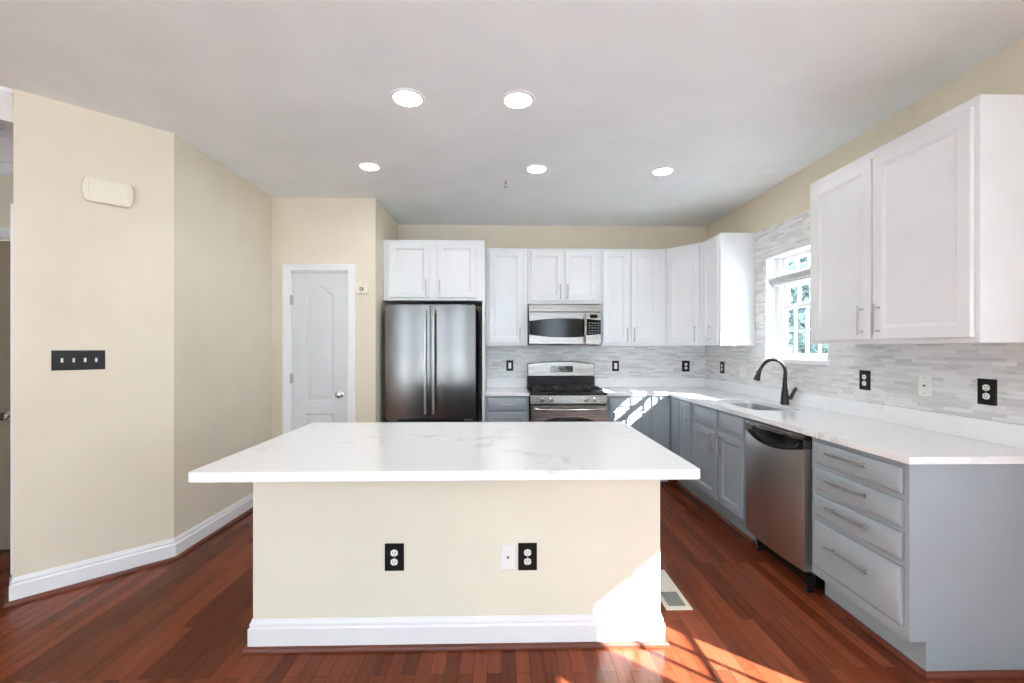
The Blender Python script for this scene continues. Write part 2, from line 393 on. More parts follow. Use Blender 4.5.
# hall door beyond the left opening
dh = thing('door_3', 'brown grey door in the dim hall', 'door', (-4.04, HY+0.03, 0)); dh['kind'] = 'structure'; del dh['category']
m = panelled(MB(), 0.795, 2.07, 0.04, [[(0.12, 0.25), (0.35, 0.25), (0.35, 0.85), (0.12, 0.85)], [(0.45, 0.25), (0.68, 0.25), (0.68, 0.85), (0.45, 0.85)], [(0.12, 1.02), (0.35, 1.02), (0.35, 1.9), (0.12, 1.9)], [(0.45, 1.02), (0.68, 1.02), (0.68, 1.9), (0.45, 1.9)]])
sl = m.build('door_slab', 'hall_door', dh, (0, 0, 0.008))
casing('c', -0.01, 0.805, 2.09, -0.03, 0.065).build('door_casing', 'trim', dh)
MB().lathe([(0.032, 0.0), (0.032, -0.006), (0.012, -0.01), (0.012, -0.035), (0.024, -0.042), (0.03, -0.055), (0.027, -0.068), (0.01, -0.073)], (0.745, 0, 0.90), 'y', 20).build('door_knob', 'chrome', sl)
# glazed patio door in the right wall, beside the photographer
dp = thing('door_2', 'white glazed patio door', 'door', (XR, -0.75, 0)); dp['kind'] = 'structure'; del dp['category']
m = MB()
m.box(0.02, 0.14, 0.0, 0.05, 0, 2.1).box(0.02, 0.14, 1.68, 1.73, 0, 2.1).box(0.02, 0.14, 0.05, 1.68, 2.05, 2.1).box(0.02, 0.14, 0.05, 1.68, 0.0, 0.03)
m.build('door_frame', 'trim', dp)
def leaf(y0, y1, g0, g1):
    f = MB(); z0, z1, b, t = 0.03, 2.05, 0.30, 1.84
    f.box(0.055, 0.10, y0, g0, z0, z1, 0.003).box(0.055, 0.10, g1, y1, z0, z1, 0.003).box(0.055, 0.10, g0, g1, z0, b).box(0.055, 0.10, g0, g1, t, z1)
    lf = f.build('door_leaf', 'trim', dp)
    mu = MB()
    for k in (1, 2):
        c = g0 + (g1-g0)*k/3; mu.box(0.070, 0.086, c-0.008, c+0.008, b, t)
    for c in (0.79, 1.28): mu.box(0.070, 0.086, g0, g1, c-0.008, c+0.008)
    mu.build('muntins', 'trim', lf)
    MB().box(0.076, 0.080, g0, g1, b, t).build('pane', 'glass', lf)
leaf(0.05, 0.858, 0.21, 0.69)
leaf(0.862, 1.68, 1.047, 1.526)
# unseen windows added behind the camera for fill light and streaks on the steel
for i, (x0, x1) in enumerate(REARW):
    w2 = thing('window_%d' % (i+2), 'unseen tall window added behind the camera to light the room', 'window', (x0, REAR, 0.45)); w2['kind'] = 'structure'; del w2['category']
    w = x1-x0
    m = MB(); m.box(0, w, -0.12, -0.06, 0, 0.05).box(0, w, -0.12, -0.06, 1.95, 2.0).box(0, 0.05, -0.12, -0.06, 0.05, 1.95).box(w-0.05, w, -0.12, -0.06, 0.05, 1.95).box(0.05, w-0.05, -0.11, -0.07, 0.97, 1.01)
    m.build('window_frame', 'trim', w2); MB().box(0.05, w-0.05, -0.095, -0.09, 0.05, 1.95).build('pane', 'glass', w2)

# kitchen window
wd = thing('window_1', 'white double-hung window over the sink', 'window', (XR, 3.18, 1.27)); wd['kind'] = 'structure'; del wd['category']
W, Hh = 0.78, 0.88
m = MB()                                               # jamb liner lining the wall opening
m.box(0.0, 0.155, 0.0, 0.012, 0, Hh).box(0.0, 0.155, W-0.012, W, 0, Hh).box(0.0, 0.155, 0.012, W-0.012, Hh-0.012, Hh)
m.box(0.085, 0.155, 0.012, 0.07, 0, Hh-0.012).box(0.085, 0.155, W-0.07, W-0.012, 0, Hh-0.012).box(0.085, 0.155, 0.07, W-0.07, 0.64, 0.70).box(0.085, 0.155, 0.07, W-0.07, 0.0, 0.012)
m.build('window_frame', 'trim', wd)
MB().box(-0.03, 0.155, -0.02, W+0.02, -0.036, 0.0, 0.004).build('window_sill', 'trim', wd)
def sash(y0, y1, z0, z1, x, cols, rows):
    f = MB(); s = 0.034
    f.box(x, x+0.03, y0, y0+s, z0, z1, 0.002).box(x, x+0.03, y1-s, y1, z0, z1, 0.002).box(x, x+0.03, y0+s, y1-s, z0, z0+s, 0.002).box(x, x+0.03, y0+s, y1-s, z1-s, z1, 0.002)
    o = f.build('window_sash', 'trim', wd); mu = MB()
    for k in range(1, cols): c = y0+s + (y1-y0-2*s)*k/cols; mu.box(x+0.006, x+0.026, c-0.006, c+0.006, z0+s, z1-s)
    for k in range(1, rows): c = z0+s + (z1-z0-2*s)*k/rows; mu.box(x+0.006, x+0.026, y0+s, y1-s, c-0.006, c+0.006)
    mu.build('muntins', 'trim', o); MB().box(x+0.014, x+0.017, y0+s, y1-s, z0+s, z1-s).build('pane', 'glass', o)
sash(0.07, W-0.07, 0.012, 0.452, 0.090, 4, 2)
sash(0.07, W-0.07, 0.424, 0.64, 0.122, 4, 1)
sash(0.07, W-0.07, 0.70, Hh-0.012, 0.105, 4, 1)
bl = thing('roller_blind', 'raised grey roller blind across the kitchen window', 'blind', (XR+0.03, 3.18, 1.915))
m = MB(); m.box(0, 0.04, 0.016, W-0.016, 0.0, 0.05, 0.006); m.build('cassette', 'blind', bl)
MB().box(0.012, 0.024, 0.03, W-0.03, -0.022, -0.006, 0.003).box(0.017, 0.019, 0.03, W-0.03, -0.006, 0.002).build('bottom_rail', 'trim', bl)

# ------------------------------------------------------------------ tile backsplashes
TT = 0.008
m = MB(); m.box(-0.168, XR-TT, YB-TT, YB-0.0002, 0.914, 1.39)
tag(m.build('tile_backsplash', 'tile_back'), 'grey and white marble strip mosaic on the wall behind the range', 'backsplash')
m = MB()
for (y0, y1, z0, z1) in ((1.846, 3.16, 0.914, 2.405), (3.16, 3.98, 0.914, 1.238), (3.16, 3.98, 2.15, 2.405), (3.98, YB-TT, 0.914, 2.405), (3.16, 3.18, 1.238, 2.15), (3.96, 3.98, 1.238, 2.15)):
    m.box(XR-TT, XR-0.0002, y0, y1, z0, z1)
tag(m.build('tile_backsplash', 'tile_right'), 'marble strip mosaic running around the window over the sink', 'backsplash')

# ------------------------------------------------------------------ cabinets (local frame: x right, y into the wall, z up, face frame at y 0)
def bar_pull(parent, cx, cz, length, vertical, y=-0.021):
    m = MB(); r = 0.0055; h = length/2; p = h*0.76; yy = y-0.028
    if vertical:
        m.lathe([(r, -h), (r, h)], (cx, yy, cz), 'z', 10)
        for s in (-p, p): m.tube([(cx, y, cz+s), (cx, yy, cz+s)], 0.005, 8)
    else:
        m.tube([(cx-h, yy, cz), (cx+h, yy, cz)], r, 10)
        for s in (-p, p): m.tube([(cx+s, y, cz), (cx+s, yy, cz)], 0.005, 8)
    return m.build('handle', 'nickel', parent)
def cab_door(parent, x0, x1, z0, z1, mat, hx=None, hz=None, hl=0.155, rail=0.058):
    m = MB(); T = 0.02
    m.rings(x0, x1, z0, z1, [(0, -0.001), (0, -T+0.003), (0.003, -T), (rail-0.004, -T), (rail+0.002, -T+0.004), (rail+0.006, -T+0.004), (rail+0.013, -T+0.0095)])
    d = m.build('door', mat, parent)
    if hx is not None: bar_pull(d, hx, hz, hl, True)
    return d
def cab_drawer(parent, x0, x1, z0, z1, mat, hl=None):
    m = MB(); T = 0.02
    m.rings(x0, x1, z0, z1, [(0, -0.001), (0, -T+0.008), (0.005, -T+0.005), (0.016, -T)])
    d = m.build('drawer', mat, parent)
    if hl: bar_pull(d, (x0+x1)/2, (z0+z1)/2, hl, False)
    return d
UB, UT = 1.382, 2.411
def upper(label, loc, rotz, w, d, h, group):
    t = thing('wall_cabinet', label, 'cabinet', loc, rotz, group)
    m = MB(); m.box(0, w, 0, d, 0, h, 0.0015); m.build('carcass', 'white_cab', t); return t
G1 = 'white wall cabinets'
YU = 4.80
c = upper('narrow white one-door wall cabinet between refrigerator and microwave', (-0.166, YU, UB), 0, 0.438, YB-YU-0.009, UT-UB, G1)
cab_door(c, 0.034, 0.388, 0.028, 1.001, 'white_cab', 0.388-0.03, 0.118)
c = upper('short white two-door wall cabinet directly above the microwave', (0.275, YU, 1.824), 0, 0.772, YB-YU-0.009, UT-1.824, G1)
cab_door(c, 0.035, 0.368, 0.03, 0.56, 'white_cab', 0.368-0.024, 0.125)
cab_door(c, 0.394, 0.727, 0.03, 0.56, 'white_cab', 0.394+0.024, 0.125)
c = upper('white two-door wall cabinet right of the microwave above the switch', (1.05, YU, UB), 0, 0.694, YB-YU-0.009, UT-UB, G1)
cab_door(c, 0.02, 0.30, 0.028, 1.001, 'white_cab', 0.275, 0.118)
cab_door(c, 0.322, 0.612, 0.028, 1.001, 'white_cab', 0.346, 0.118)
# diagonal corner cabinet
P0 = Vector((1.746, YU)); P1 = Vector((1.997, 4.47)); dv = (P1-P0).normalized(); L = (P1-P0).length
da = math.atan2(dv.y, dv.x)
t = thing('wall_cabinet', 'white diagonal one-door wall cabinet in the kitchen corner', 'cabinet', (P0.x, P0.y, UB), da, G1)
R_ = Matrix.Rotation(-da, 2)
poly = [R_ @ (Vector(p) - P0) for p in ((P0.x, P0.y), (P1.x, P1.y), (XR-0.009, P1.y), (XR-0.009, YB-0.009), (P0.x, YB-0.009))]
MB().prism([tuple(p) for p in poly], 'z', 0, UT-UB).build('carcass', 'white_cab', t)
cab_door(t, 0.035, L-0.03, 0.028, 1.001, 'white_cab', L-0.065, 0.118)
c = upper('white one-door wall cabinet left of the kitchen window, end panel showing', (1.997, 4.467, UB), RR, 0.36, XR-1.997-0.009, UT-UB, G1)
cab_door(c, 0.03, 0.328, 0.028, 1.001, 'white_cab', 0.20, 0.118)
c = upper('large white two-door wall cabinet right of the kitchen window', (1.98, 2.877, UB), RR, 1.04, XR-1.98-0.009, UT-UB, G1)
cab_door(c, 0.045, 0.503, 0.022, 0.985, 'white_cab', 0.503-0.052, 0.127, 0.16, 0.062)
cab_door(c, 0.514, 1.018, 0.022, 0.985, 'white_cab', 0.514+0.046, 0.127, 0.16, 0.062)
# refrigerator surround cabinet
t = thing('wall_cabinet', 'deep white two-door cabinet above the refrigerator with full-height side panel', 'cabinet', (-1.163, 4.50, 0), 0, G1)
MB().box(0, 0.97, 0.0, YB-4.501, 1.826, 2.424, 0.0015).build('carcass', 'white_cab', t)
MB().box(0.9705, 0.994, 0.0, YB-4.501, 0.0, 2.424, 0.0012).build('side_panel', 'white_cab', t)
cab_door(t, 0.055, 0.455, 1.854, 2.392, 'white_cab', 0.455-0.035, 1.95)
cab_door(t, 0.525, 0.915, 1.854, 2.392, 'white_cab', 0.525+0.03, 1.95)

# base cabinets
CT = 0.884; XF = 1.689; YF = 4.512
def carc(w, d, toe=0.14, td=0.07, h=CT-0.001): return MB().prism([(0, toe), (0, h), (d, h), (d, 0.0), (td, 0.0), (td, toe)], 'x', 0, w)
G2 = 'blue grey base cabinets'
def base(label, loc, rotz, w, d, toe=0.14):
    t = thing('base_cabinet', label, 'cabinet', loc, rotz, G2)
    carc(w, d, toe).build('carcass', 'grey_cab', t); return t
c = base('blue grey base cabinet between the refrigerator panel and the range', (-0.168, YF, 0), 0, 0.437, YB-YF-0.01)
cab_drawer(c, 0.025, 0.412, 0.738, 0.862, 'grey_cab', 0.13)
cab_door(c, 0.025, 0.412, 0.17, 0.715, 'grey_cab', 0.375, 0.61, 0.14)
c = base('blue grey base cabinet right of the range with a drawer pull', (1.045, YF, 0), 0, 0.435, YB-YF-0.01)
cab_drawer(c, 0.02, 0.405, 0.735, 0.863, 'grey_cab', 0.13)
cab_door(c, 0.02, 0.405, 0.17, 0.72, 'grey_cab', 0.055, 0.62, 0.14)
c = base('blue grey blind corner panel unit next to the short drawer cabinet', (1.482, YF, 0), 0, 0.205, YB-YF-0.01)
MB().rings(0.018, 0.195, 0.16, 0.865, [(0, -0.001), (0, -0.012), (0.004, -0.016)]).build('filler_panel', 'grey_cab', c)
c = base('narrow blue grey base cabinet in the corner beside the sink cabinet', (XF, 4.505, 0), RR, 0.545, XR-XF-0.01)
cab_door(c, 0.262, 0.500, 0.17, 0.868, 'grey_cab', 0.46, 0.775, 0.15, 0.05)
MB().rings(0.045, 0.225, 0.16, 0.868, [(0, -0.001), (0, -0.010), (0.004, -0.014)]).build('filler_panel', 'grey_cab', c)
c = thing('base_cabinet', 'blue grey two-door sink base cabinet with two false drawer fronts', 'cabinet', (XF, 3.957, 0), RR, G2)
m = MB(); m.prism([(0, 0.14), (0, CT-0.001), (0.04, CT-0.001), (0.04, 0.63), (XR-XF-0.01, 0.63), (XR-XF-0.01, 0), (0.07, 0), (0.07, 0.14)], 'x', 0, 0.84)
m.box(0, 0.02, 0.04, XR-XF-0.01, 0.63, CT-0.001).box(0.82, 0.84, 0.04, XR-XF-0.01, 0.63, CT-0.001); m.build('carcass', 'grey_cab', c)
cab_drawer(c, 0.034, 0.437, 0.728, 0.868, 'grey_cab'); cab_drawer(c, 0.488, 0.838, 0.735, 0.868, 'grey_cab')
cab_door(c, 0.034, 0.437, 0.17, 0.705, 'grey_cab', 0.395, 0.62, 0.15); cab_door(c, 0.488, 0.838, 0.17, 0.715, 'grey_cab', 0.525, 0.62, 0.15)
c = base('blue grey four-drawer base cabinet at the near end of the counter', (XF, 2.437, 0), RR, 0.590, XR-XF-0.01)
for z0, z1 in ((0.748, 0.858), (0.607, 0.722), (0.468, 0.582), (0.192, 0.438)): 
    d = cab_drawer(c, 0.032, 0.566, z0, z1, 'grey_cab')
    bar_pull(d, 0.29, (z0+z1)/2 + (0.03 if z1 < 0.5 else (0.02 if z1 < 0.8 else 0.02)), 0.26, False)
# wood shoe along the toe kicks and cabinet end
sh = [(XR-0.003, 1.847), (XF+0.07, 1.847), (XF+0.07, 2.437)]
struct(MB().sweep([(2.31, 1.846), (XF+0.07, 1.846), (XF+0.07, 2.436)][::-1], shoe_prof(0.0005)).build('trim_7', 'shoe'))
struct(MB().sweep([(XF+0.07, 3.116), (XF+0.07, 4.50)][::-1], shoe_prof(0.0005)).build('trim_8', 'shoe'))

# ------------------------------------------------------------------ countertops
XC = 1.664; YC = 4.486; YE = 1.8206
def rrect(x0, x1, y0, y1, r, n=6):
    out = []
    for cx, cy, a0 in ((x1-r, y1-r, 0), (x0+r, y1-r, PI/2), (x0+r, y0+r, PI), (x1-r, y0+r, 1.5*PI)):
        out += [(cx + r*math.cos(a0 + PI/2*k/n), cy + r*math.sin(a0 + PI/2*k/n)) for k in range(n+1)]
    return out
SX0, SX1, SY0, SY1 = 1.815, 2.165, 3.20, 3.875
t = thing('countertop', 'white quartz corner countertop running past the sink to the range', 'countertop', (XC, YE, 0))
def off(lst, o=(XC, YE)): return [(p[0]-o[0], p[1]-o[1]) for p in lst]
m = MB(); outer = [(XC, YE), (XR-0.009, YE), (XR-0.009, YB-0.009), (1.041, YB-0.009), (1.041, YC), (XC, YC)]
m.plate(off(outer), [off(rrect(SX0, SX1, SY0, SY1, 0.06))], CT, 0.914)
sb = m.build('slab', 'quartz', t)
m = MB(); m.box(XR-0.029-XC, XR-0.009-XC, 0, YB-0.009-YE, 0.9141, 1.018, 0.0015).box(1.041-XC, XR-0.0295-XC, YB-0.029-YE, YB-0.009-YE, 0.9141, 1.018, 0.0015)
m.build('upstand', 'quartz', t)
t = thing('countertop', 'short white quartz countertop between the refrigerator and the range', 'countertop', (-0.166, YC, 0))
MB().box(0, 0.440, 0, YB-0.009-YC, CT, 0.914, 0.002).build('slab', 'quartz', t)
MB().box(0, 0.440, YB-0.029-YC, YB-0.009-YC, 0.9141, 1.018, 0.0015).build('upstand', 'quartz', t)

# sink
t = thing('sink', 'stainless undermount sink set in the counter below the window', 'sink', (SX0, SY0, 0))
m = MB(); o = (SX0, SY0)
loops = []
for ins, z in ((-0.018, 0.8835), (0.003, 0.8835), (0.004, 0.86), (0.01, 0.72), (0.03, 0.695), (0.06, 0.690)):
    loops.append([(p[0], p[1], z) for p in off(rrect(SX0+ins, SX1-ins, SY0+ins, SY1-ins, 0.06), o)])
lo2 = [[(p[0], p[1], z) for p in off(rrect(SX0+i, SX1-i, SY0+i, SY1-i, 0.06), o)] for i, z in ((0.058, 0.686), (0.024, 0.690), (0.004, 0.72), (0.0, 0.86), (-0.003, 0.880), (-0.018, 0.880))]
m.loops(loops + lo2[0:0], False, True); m.loops(lo2, True, False)
m.build('bowl', 'sink_steel', t)
MB().lathe([(0.045, 0.691), (0.045, 0.694), (0.03, 0.694), (0.022, 0.688)], (0.17, 0.34, 0), 'z', 24).build('drain', 'chrome', t)

# faucet
t = thing('faucet', 'matte black gooseneck faucet with pull-down spray head behind the sink', 'faucet', (2.233, 3.54, 0.914))
MB().lathe([(0.031, 0.0003), (0.031, 0.008), (0.0285, 0.05), (0.026, 0.085), (0.018, 0.135), (0.0165, 0.17)], n=24).build('base', 'black_metal', t)
pts = [(0, 0, 0.165), (0.003, 0, 0.23), (0.004, 0, 0.265)] + [(0.004 - 0.098 + 0.098*math.cos(a), 0, 0.255 + 0.098*math.sin(a)) for a in [math.radians(12 + 13*k) for k in range(11)]]
pts += [(-0.205, 0, 0.262)]
pts = [(x, y, z) for x, y, z in pts]
MB().tube(pts, [0.0155, 0.0145] + [0.0125]*(len(pts)-2), 14).build('spout', 'black_metal', t)
a, b = Vector((-0.203, 0, 0.266)), Vector((-0.226, 0, 0.190)); d = b-a
MB().tube([a, a + d*0.12, a + d*0.5, a + d*0.9, b], [0.0145, 0.0165, 0.019, 0.0245, 0.0245], 16).build('spray_head', 'black_metal', t)
MB().tube([(0.0, -0.005, 0.055), (0.034, -0.034, 0.055)], 0.014, 12).tube([(0.022, -0.030, 0.047), (0.034, -0.036, 0.075), (0.058, -0.046, 0.130), (0.062, -0.048, 0.138)], [0.0135, 0.0125, 0.0115, 0.008], 12).build('handle', 'black_metal', t)

# ------------------------------------------------------------------ island
IX0, IX1, IY = -1.124, 0.730, 2.082; IY1 = 2.70
t = thing('kitchen_island', 'cream painted kitchen island base with white baseboard', 'island', (IX0, IY, 0))
w = IX1-IX0; dpt = IY1-IY
MB().box(0, w, 0, dpt, 0, 0.8745).build('body', 'island', t)
ip = [(0, dpt-0.02), (0, 0), (w, 0), (w, dpt-0.02)]
MB().sweep(ip, BASE).build('baseboard', 'trim', t)
MB().sweep(ip, shoe_prof(0.0162)).build('shoe_moulding', 'shoe', t)
for k in range(3):
    x0 = 0.02 + k*(w-0.04)/3; x1 = 0.02 + (k+1)*(w-0.04)/3 - 0.01
    d = MB(); d.rings(x0, x1, 0.12, 0.85, [(0, dpt+0.001), (0, dpt+0.017), (0.003, dpt+0.02), (0.055, dpt+0.02), (0.065, dpt+0.012)]); d.build('door', 'grey_cab', t)
m = MB()
def slab_rr(mb, x0, x1, y0, y1, z0, z1, r, e=0.003):
    def lp(i, z): return [(p[0], p[1], z) for p in rrect(x0+i, x1-i, y0+i, y1-i, max(0.001, r-i), 5)]
    return mb.loops([lp(e, z0), lp(0, z0+e), lp(0, z1-e), lp(e, z1)])
o = slab_rr(MB(), 0, 0.737+1.134, 0, 2.752-1.6585, 0.875, 0.912, 0.018).build('countertop', 'quartz2', None, (-1.134, 1.6585, 0))
tag(o, 'large white quartz island countertop with soft grey veins', 'countertop')

# ------------------------------------------------------------------ refrigerator
t = thing('refrigerator', 'stainless steel french-door refrigerator in the white surround', 'refrigerator', (-1.113, 4.35, 0))
FW = 0.861
MB().box(0.004, FW-0.004, 0.085, 0.75, 0.03, 1.755, 0.004).build('body', 'dark_grey', t)
MB().box(0.02, FW-0.02, 0.10, 0.70, 0.0, 0.03).build('base', 'black', t)
def bow(x, w, b): u = 2*x/w - 1; return -b*(1-u*u)
def fdoor(name, x0, x1, z0, z1, b=0.012):
    m = MB(); w = x1-x0; N = 14; d = 0.078
    def lp(z, ins, e):
        f = [(x0 + ins + (w-2*ins)*k/N, e + bow((w)*k/N, w, b), z) for k in range(N+1)]
        return f + [(x1-ins, d, z), (x0+ins, d, z)]
    m.loops([lp(z0, 0.004, 0.004), lp(z0+0.004, 0, 0), lp(z1-0.004, 0, 0), lp(z1, 0.004, 0.004)])
    return m.build(name, 'steel_v', t)
dl = fdoor('door', 0.0, 0.4265, 0.685, 1.775); dr2 = fdoor('door', 0.4345, FW, 0.685, 1.775); fz = fdoor('freezer_drawer', 0.0, FW, 0.045, 0.662, 0.014)
def fhandle(x, parent):
    m = MB(); pts = []
    for k in range(15):
        u = k/14.0; pts.append((x, -0.048 - 0.012*math.sin(PI*u), 0.735 + 0.985*u))
    m.tube(pts, 0.0115, 10)
    for z in (0.76, 1.69): m.tube([(x, -0.004, z), (x, -0.050, z)], 0.010, 8)
    return m.build('handle', 'nickel', parent)
fhandle(0.392, dl); fhandle(0.469, dr2)
m = MB(); m.tube([(0.08, -0.055, 0.60), (FW/2, -0.072, 0.60), (FW-0.08, -0.055, 0.60)], 0.0115, 10)
for x in (0.1, FW-0.1): m.tube([(x, -0.005, 0.60), (x, -0.056, 0.60)], 0.010, 8)
m.build('handle', 'steel_v', fz)
for x in (0.03, FW-0.10): MB().box(x, x+0.07, 0.02, 0.14, 1.776, 1.795, 0.004).build('hinge_cover', 'black', t)
for x in (0.03, FW-0.11): MB().box(x, x+0.08, 0.012, 0.07, 0.665, 0.682, 0.003).build('hinge_cover', 'grey_plastic', t)

# ------------------------------------------------------------------ range
t = thing('gas_range', 'stainless steel gas range with black cooktop between the base cabinets', 'range', (0.281, 4.45, 0))
RW = 0.754
MB().box(0.004, RW-0.004, 0.03, 0.655, 0.03, 0.895, 0.003).build('body', 'dark_grey', t)
MB().box(0.03, RW-0.03, 0.07, 0.6, 0.0, 0.03).build('base', 'black', t)
m = MB(); m.prism([(0.0, 0.808), (-0.005, 0.815), (-0.002, 0.893), (0.006, 0.897), (0.035, 0.897), (0.035, 0.808)], 'x', 0, RW); m.build('control_panel', 'steel', t)
m = MB(); m.prism([(-0.006, 0.8975), (-0.010, 0.905), (-0.004, 0.915), (0.58, 0.915), (0.58, 0.8975)], 'x', -0.002, RW+0.002); m.build('cooktop', 'black', t)
for x in (0.118, 0.207, 0.547, 0.636):
    m = MB(); m.lathe([(0.022, -0.003), (0.022, -0.012), (0.017, -0.016), (0.0155, -0.034), (0.012, -0.037)], (x, 0, 0.852), 'y', 20); m.box(x-0.003, x+0.003, -0.041, -0.034, 0.836, 0.868, 0.001)
    m.build('knob', 'chrome', t)
# oven door with arched window
m = MB(); m.box(0.004, RW-0.004, -0.012, 0.029, 0.235, 0.792, 0.004); od = m.build('oven_door', 'steel', t)
arcw = [(0.12, 0.36), (RW-0.12, 0.36), (RW-0.12, 0.63)] + [(RW/2 + (RW/2-0.12)*math.cos(a), 0.63 + 0.05*math.sin(a)) for a in [PI*k/14 for k in range(1, 14)]] + [(0.12, 0.63)]
m = MB(); m.loops([[(x, -0.0121, z) for x, z in arcw], [(x, -0.0145, z) for x, z in offs(arcw, 0.004)]]); m.build('oven_window', 'black_glass', od)
m = MB(); pts = [(0.03 + (RW-0.06)*k/16, -0.052 - 0.012*math.sin(PI*k/16), 0.762 - 0.006*math.sin(PI*k/16)) for k in range(17)]; m.tube(pts, 0.012, 10)
for x in (0.05, RW-0.05): m.tube([(x, -0.01, 0.762), (x, -0.056, 0.762)], 0.011, 8)
m.build('handle', 'steel', od)
MB().box(0.004, RW-0.004, -0.010, 0.029, 0.05, 0.225, 0.004).build('drawer', 'steel', t)
# backguard
m = MB(); m.box(0.005, RW-0.005, 0.565, 0.66, 0.9155, 1.04, 0.003); m.build('backguard_base', 'black', t)
top = [(0.005 + (RW-0.01)*k/20, 1.180 + 0.032*math.sin(PI*k/20)**0.8) for k in range(21)]
prof = [(RW-0.005, 1.041), (0.005, 1.041)] + top
prof = [(0.005, 1.041)] + [(RW-0.005, 1.041)] + top[::-1]
m = MB(); m.loops([[(x, 0.664, z) for x, z in prof], [(x, 0.598, z) for x, z in prof], [(x, 0.590, z) for x, z in offs(prof, 0.008)]]); bg = m.build('backguard', 'steel', t)
MB().box(0.262, 0.510, 0.585, 0.592, 1.09, 1.158, 0.002).build('display', 'display', bg)
m = MB()
for i in range(7): m.box(0.285 + i*0.03, 0.303 + i*0.03, 0.5842, 0.5852, 1.108, 1.113)
m.box(0.345, 0.425, 0.5842, 0.5852, 1.128, 1.143); m.build('buttons', 'key', bg)
# burners and grates
for bx, by, br in ((0.17, 0.15, 0.047), (0.17, 0.42, 0.036), (RW-0.17, 0.15, 0.042), (RW-0.17, 0.42, 0.047), (RW/2, 0.285, 0.034)):
    MB().lathe([(br+0.012, 0.9152), (br+0.012, 0.923), (br, 0.925), (br, 0.934), (br-0.006, 0.938)], (bx, by, 0), 'z', 20).build('burner', 'iron', t)
for gx0, gx1 in ((0.035, 0.262), (0.27, 0.484), (0.492, RW-0.035)):
    m = MB(); z0, z1 = 0.942, 0.956; b = 0.006
    for y in (0.03, 0.28, 0.53): m.box(gx0, gx1, y, y+0.012, z0, z1, 0.002)
    for x in (gx0, gx1-0.012): m.box(x, x+0.012, 0.042, 0.53, z0, z1, 0.002)
    cx = (gx0+gx1)/2
    m.box(cx-b, cx+b, 0.042, 0.53, z0+0.004, z1+0.006, 0.002)
    for y in (0.155, 0.41): m.box(gx0+0.012, gx1-0.012, y-b, y+b, z0+0.004, z1+0.006, 0.002)
    for x in (gx0, gx1-0.012):
        for y in (0.03, 0.53): m.box(x, x+0.012, y, y+0.012, 0.9152, z0, 0.001)
    m.build('grate', 'iron', t)

# ------------------------------------------------------------------ microwave
t = thing('microwave', 'stainless over-the-range microwave with bowed black window', 'microwave', (0.281, 4.72, 1.395))
MW, MH = 0.752, 0.416
MB().box(0, MW, 0.012, YB-4.72-0.011, 0, MH, 0.002).build('body', 'dark_grey', t)
MB().rings(0, MW, MH-0.076, MH, [(0, 0.012), (0, 0.001), (0.003, -0.002)]).build('vent_strip', 'steel', t)
DW_ = 0.588
m = MB(); m.rings(0.001, DW_-0.002, 0.002, MH-0.080, [(0, 0.012), (0, -0.010), (0.005, -0.015)]); md = m.build('door', 'steel', t)
def lens(x0, x1, zc, h0, h1, full, n=18):                 # outline bowed at top and bottom
    f = lambda u: h0 + (h1-h0)*math.sin(PI*(0.5*u if not full else u))
    up = [(x0 + (x1-x0)*k/n, zc + f(k/n)) for k in range(n+1)]; dn = [(x0 + (x1-x0)*k/n, zc - f(k/n)) for k in range(n, -1, -1)]
    return dn[::-1] + up[::-1]
def bowf(x): u = x/MW; return 0.070 + 0.030*math.sin(PI*min(1, u*0.93 + 0.02))
xs = [0.004 + (DW_-0.014)*k/18 for k in range(19)]
ol = [(x, 0.172 - bowf(x)) for x in xs] + [(x, 0.172 + bowf(x)) for x in xs[::-1]]
MB().loops([[(x, -0.0151, z) for x, z in ol], [(x, -0.018, z) for x, z in offs(ol, 0.003)]]).build('door_window', 'black_glass', md)
m = MB(); pts = [(0.578, -0.040 - 0.020*math.sin(PI*k/12), 0.018 + 0.30*k/12) for k in range(13)]; m.tube(pts, 0.011, 10)
for z in (0.03, 0.30): m.tube([(0.578, -0.012, z), (0.578, -0.045, z)], 0.010, 8)
m.build('handle', 'steel', md)
m = MB(); m.rings(DW_+0.001, MW-0.001, 0.002, MH-0.080, [(0, 0.012), (0, -0.010), (0.005, -0.015)]); cp = m.build('control_panel', 'steel', t)
xs = [DW_+0.012 + (MW-DW_-0.016)*k/8 for k in range(9)]
ol = [(x, 0.180 - bowf(x)*0.95) for x in xs] + [(x, 0.176 + bowf(x)) for x in xs[::-1]]
MB().loops([[(x, -0.0151, z) for x, z in ol], [(x, -0.018, z) for x, z in offs(ol, 0.002)]]).build('keypad', 'black_glass', cp)
MB().rings(0.635, 0.712, 0.272, 0.312, [(0, -0.0151), (0.002, -0.018)]).build('display', 'display', cp)
m = MB()
for i in range(4):
    for j in range(5): m.box(0.620 + i*0.031, 0.638 + i*0.031, -0.0192, -0.0181, 0.115 + j*0.026, 0.122 + j*0.026)
m.build('buttons', 'key', cp)
MB().box(0.66, 0.72, 0.03, 0.12, -0.014, -0.0005, 0.003).build('underside_light', 'grey_plastic', t)
MB().box(0.18, 0.46, 0.05, 0.2, -0.008, -0.0005, 0.003).build('grease_filter', 'grey_plastic', t)

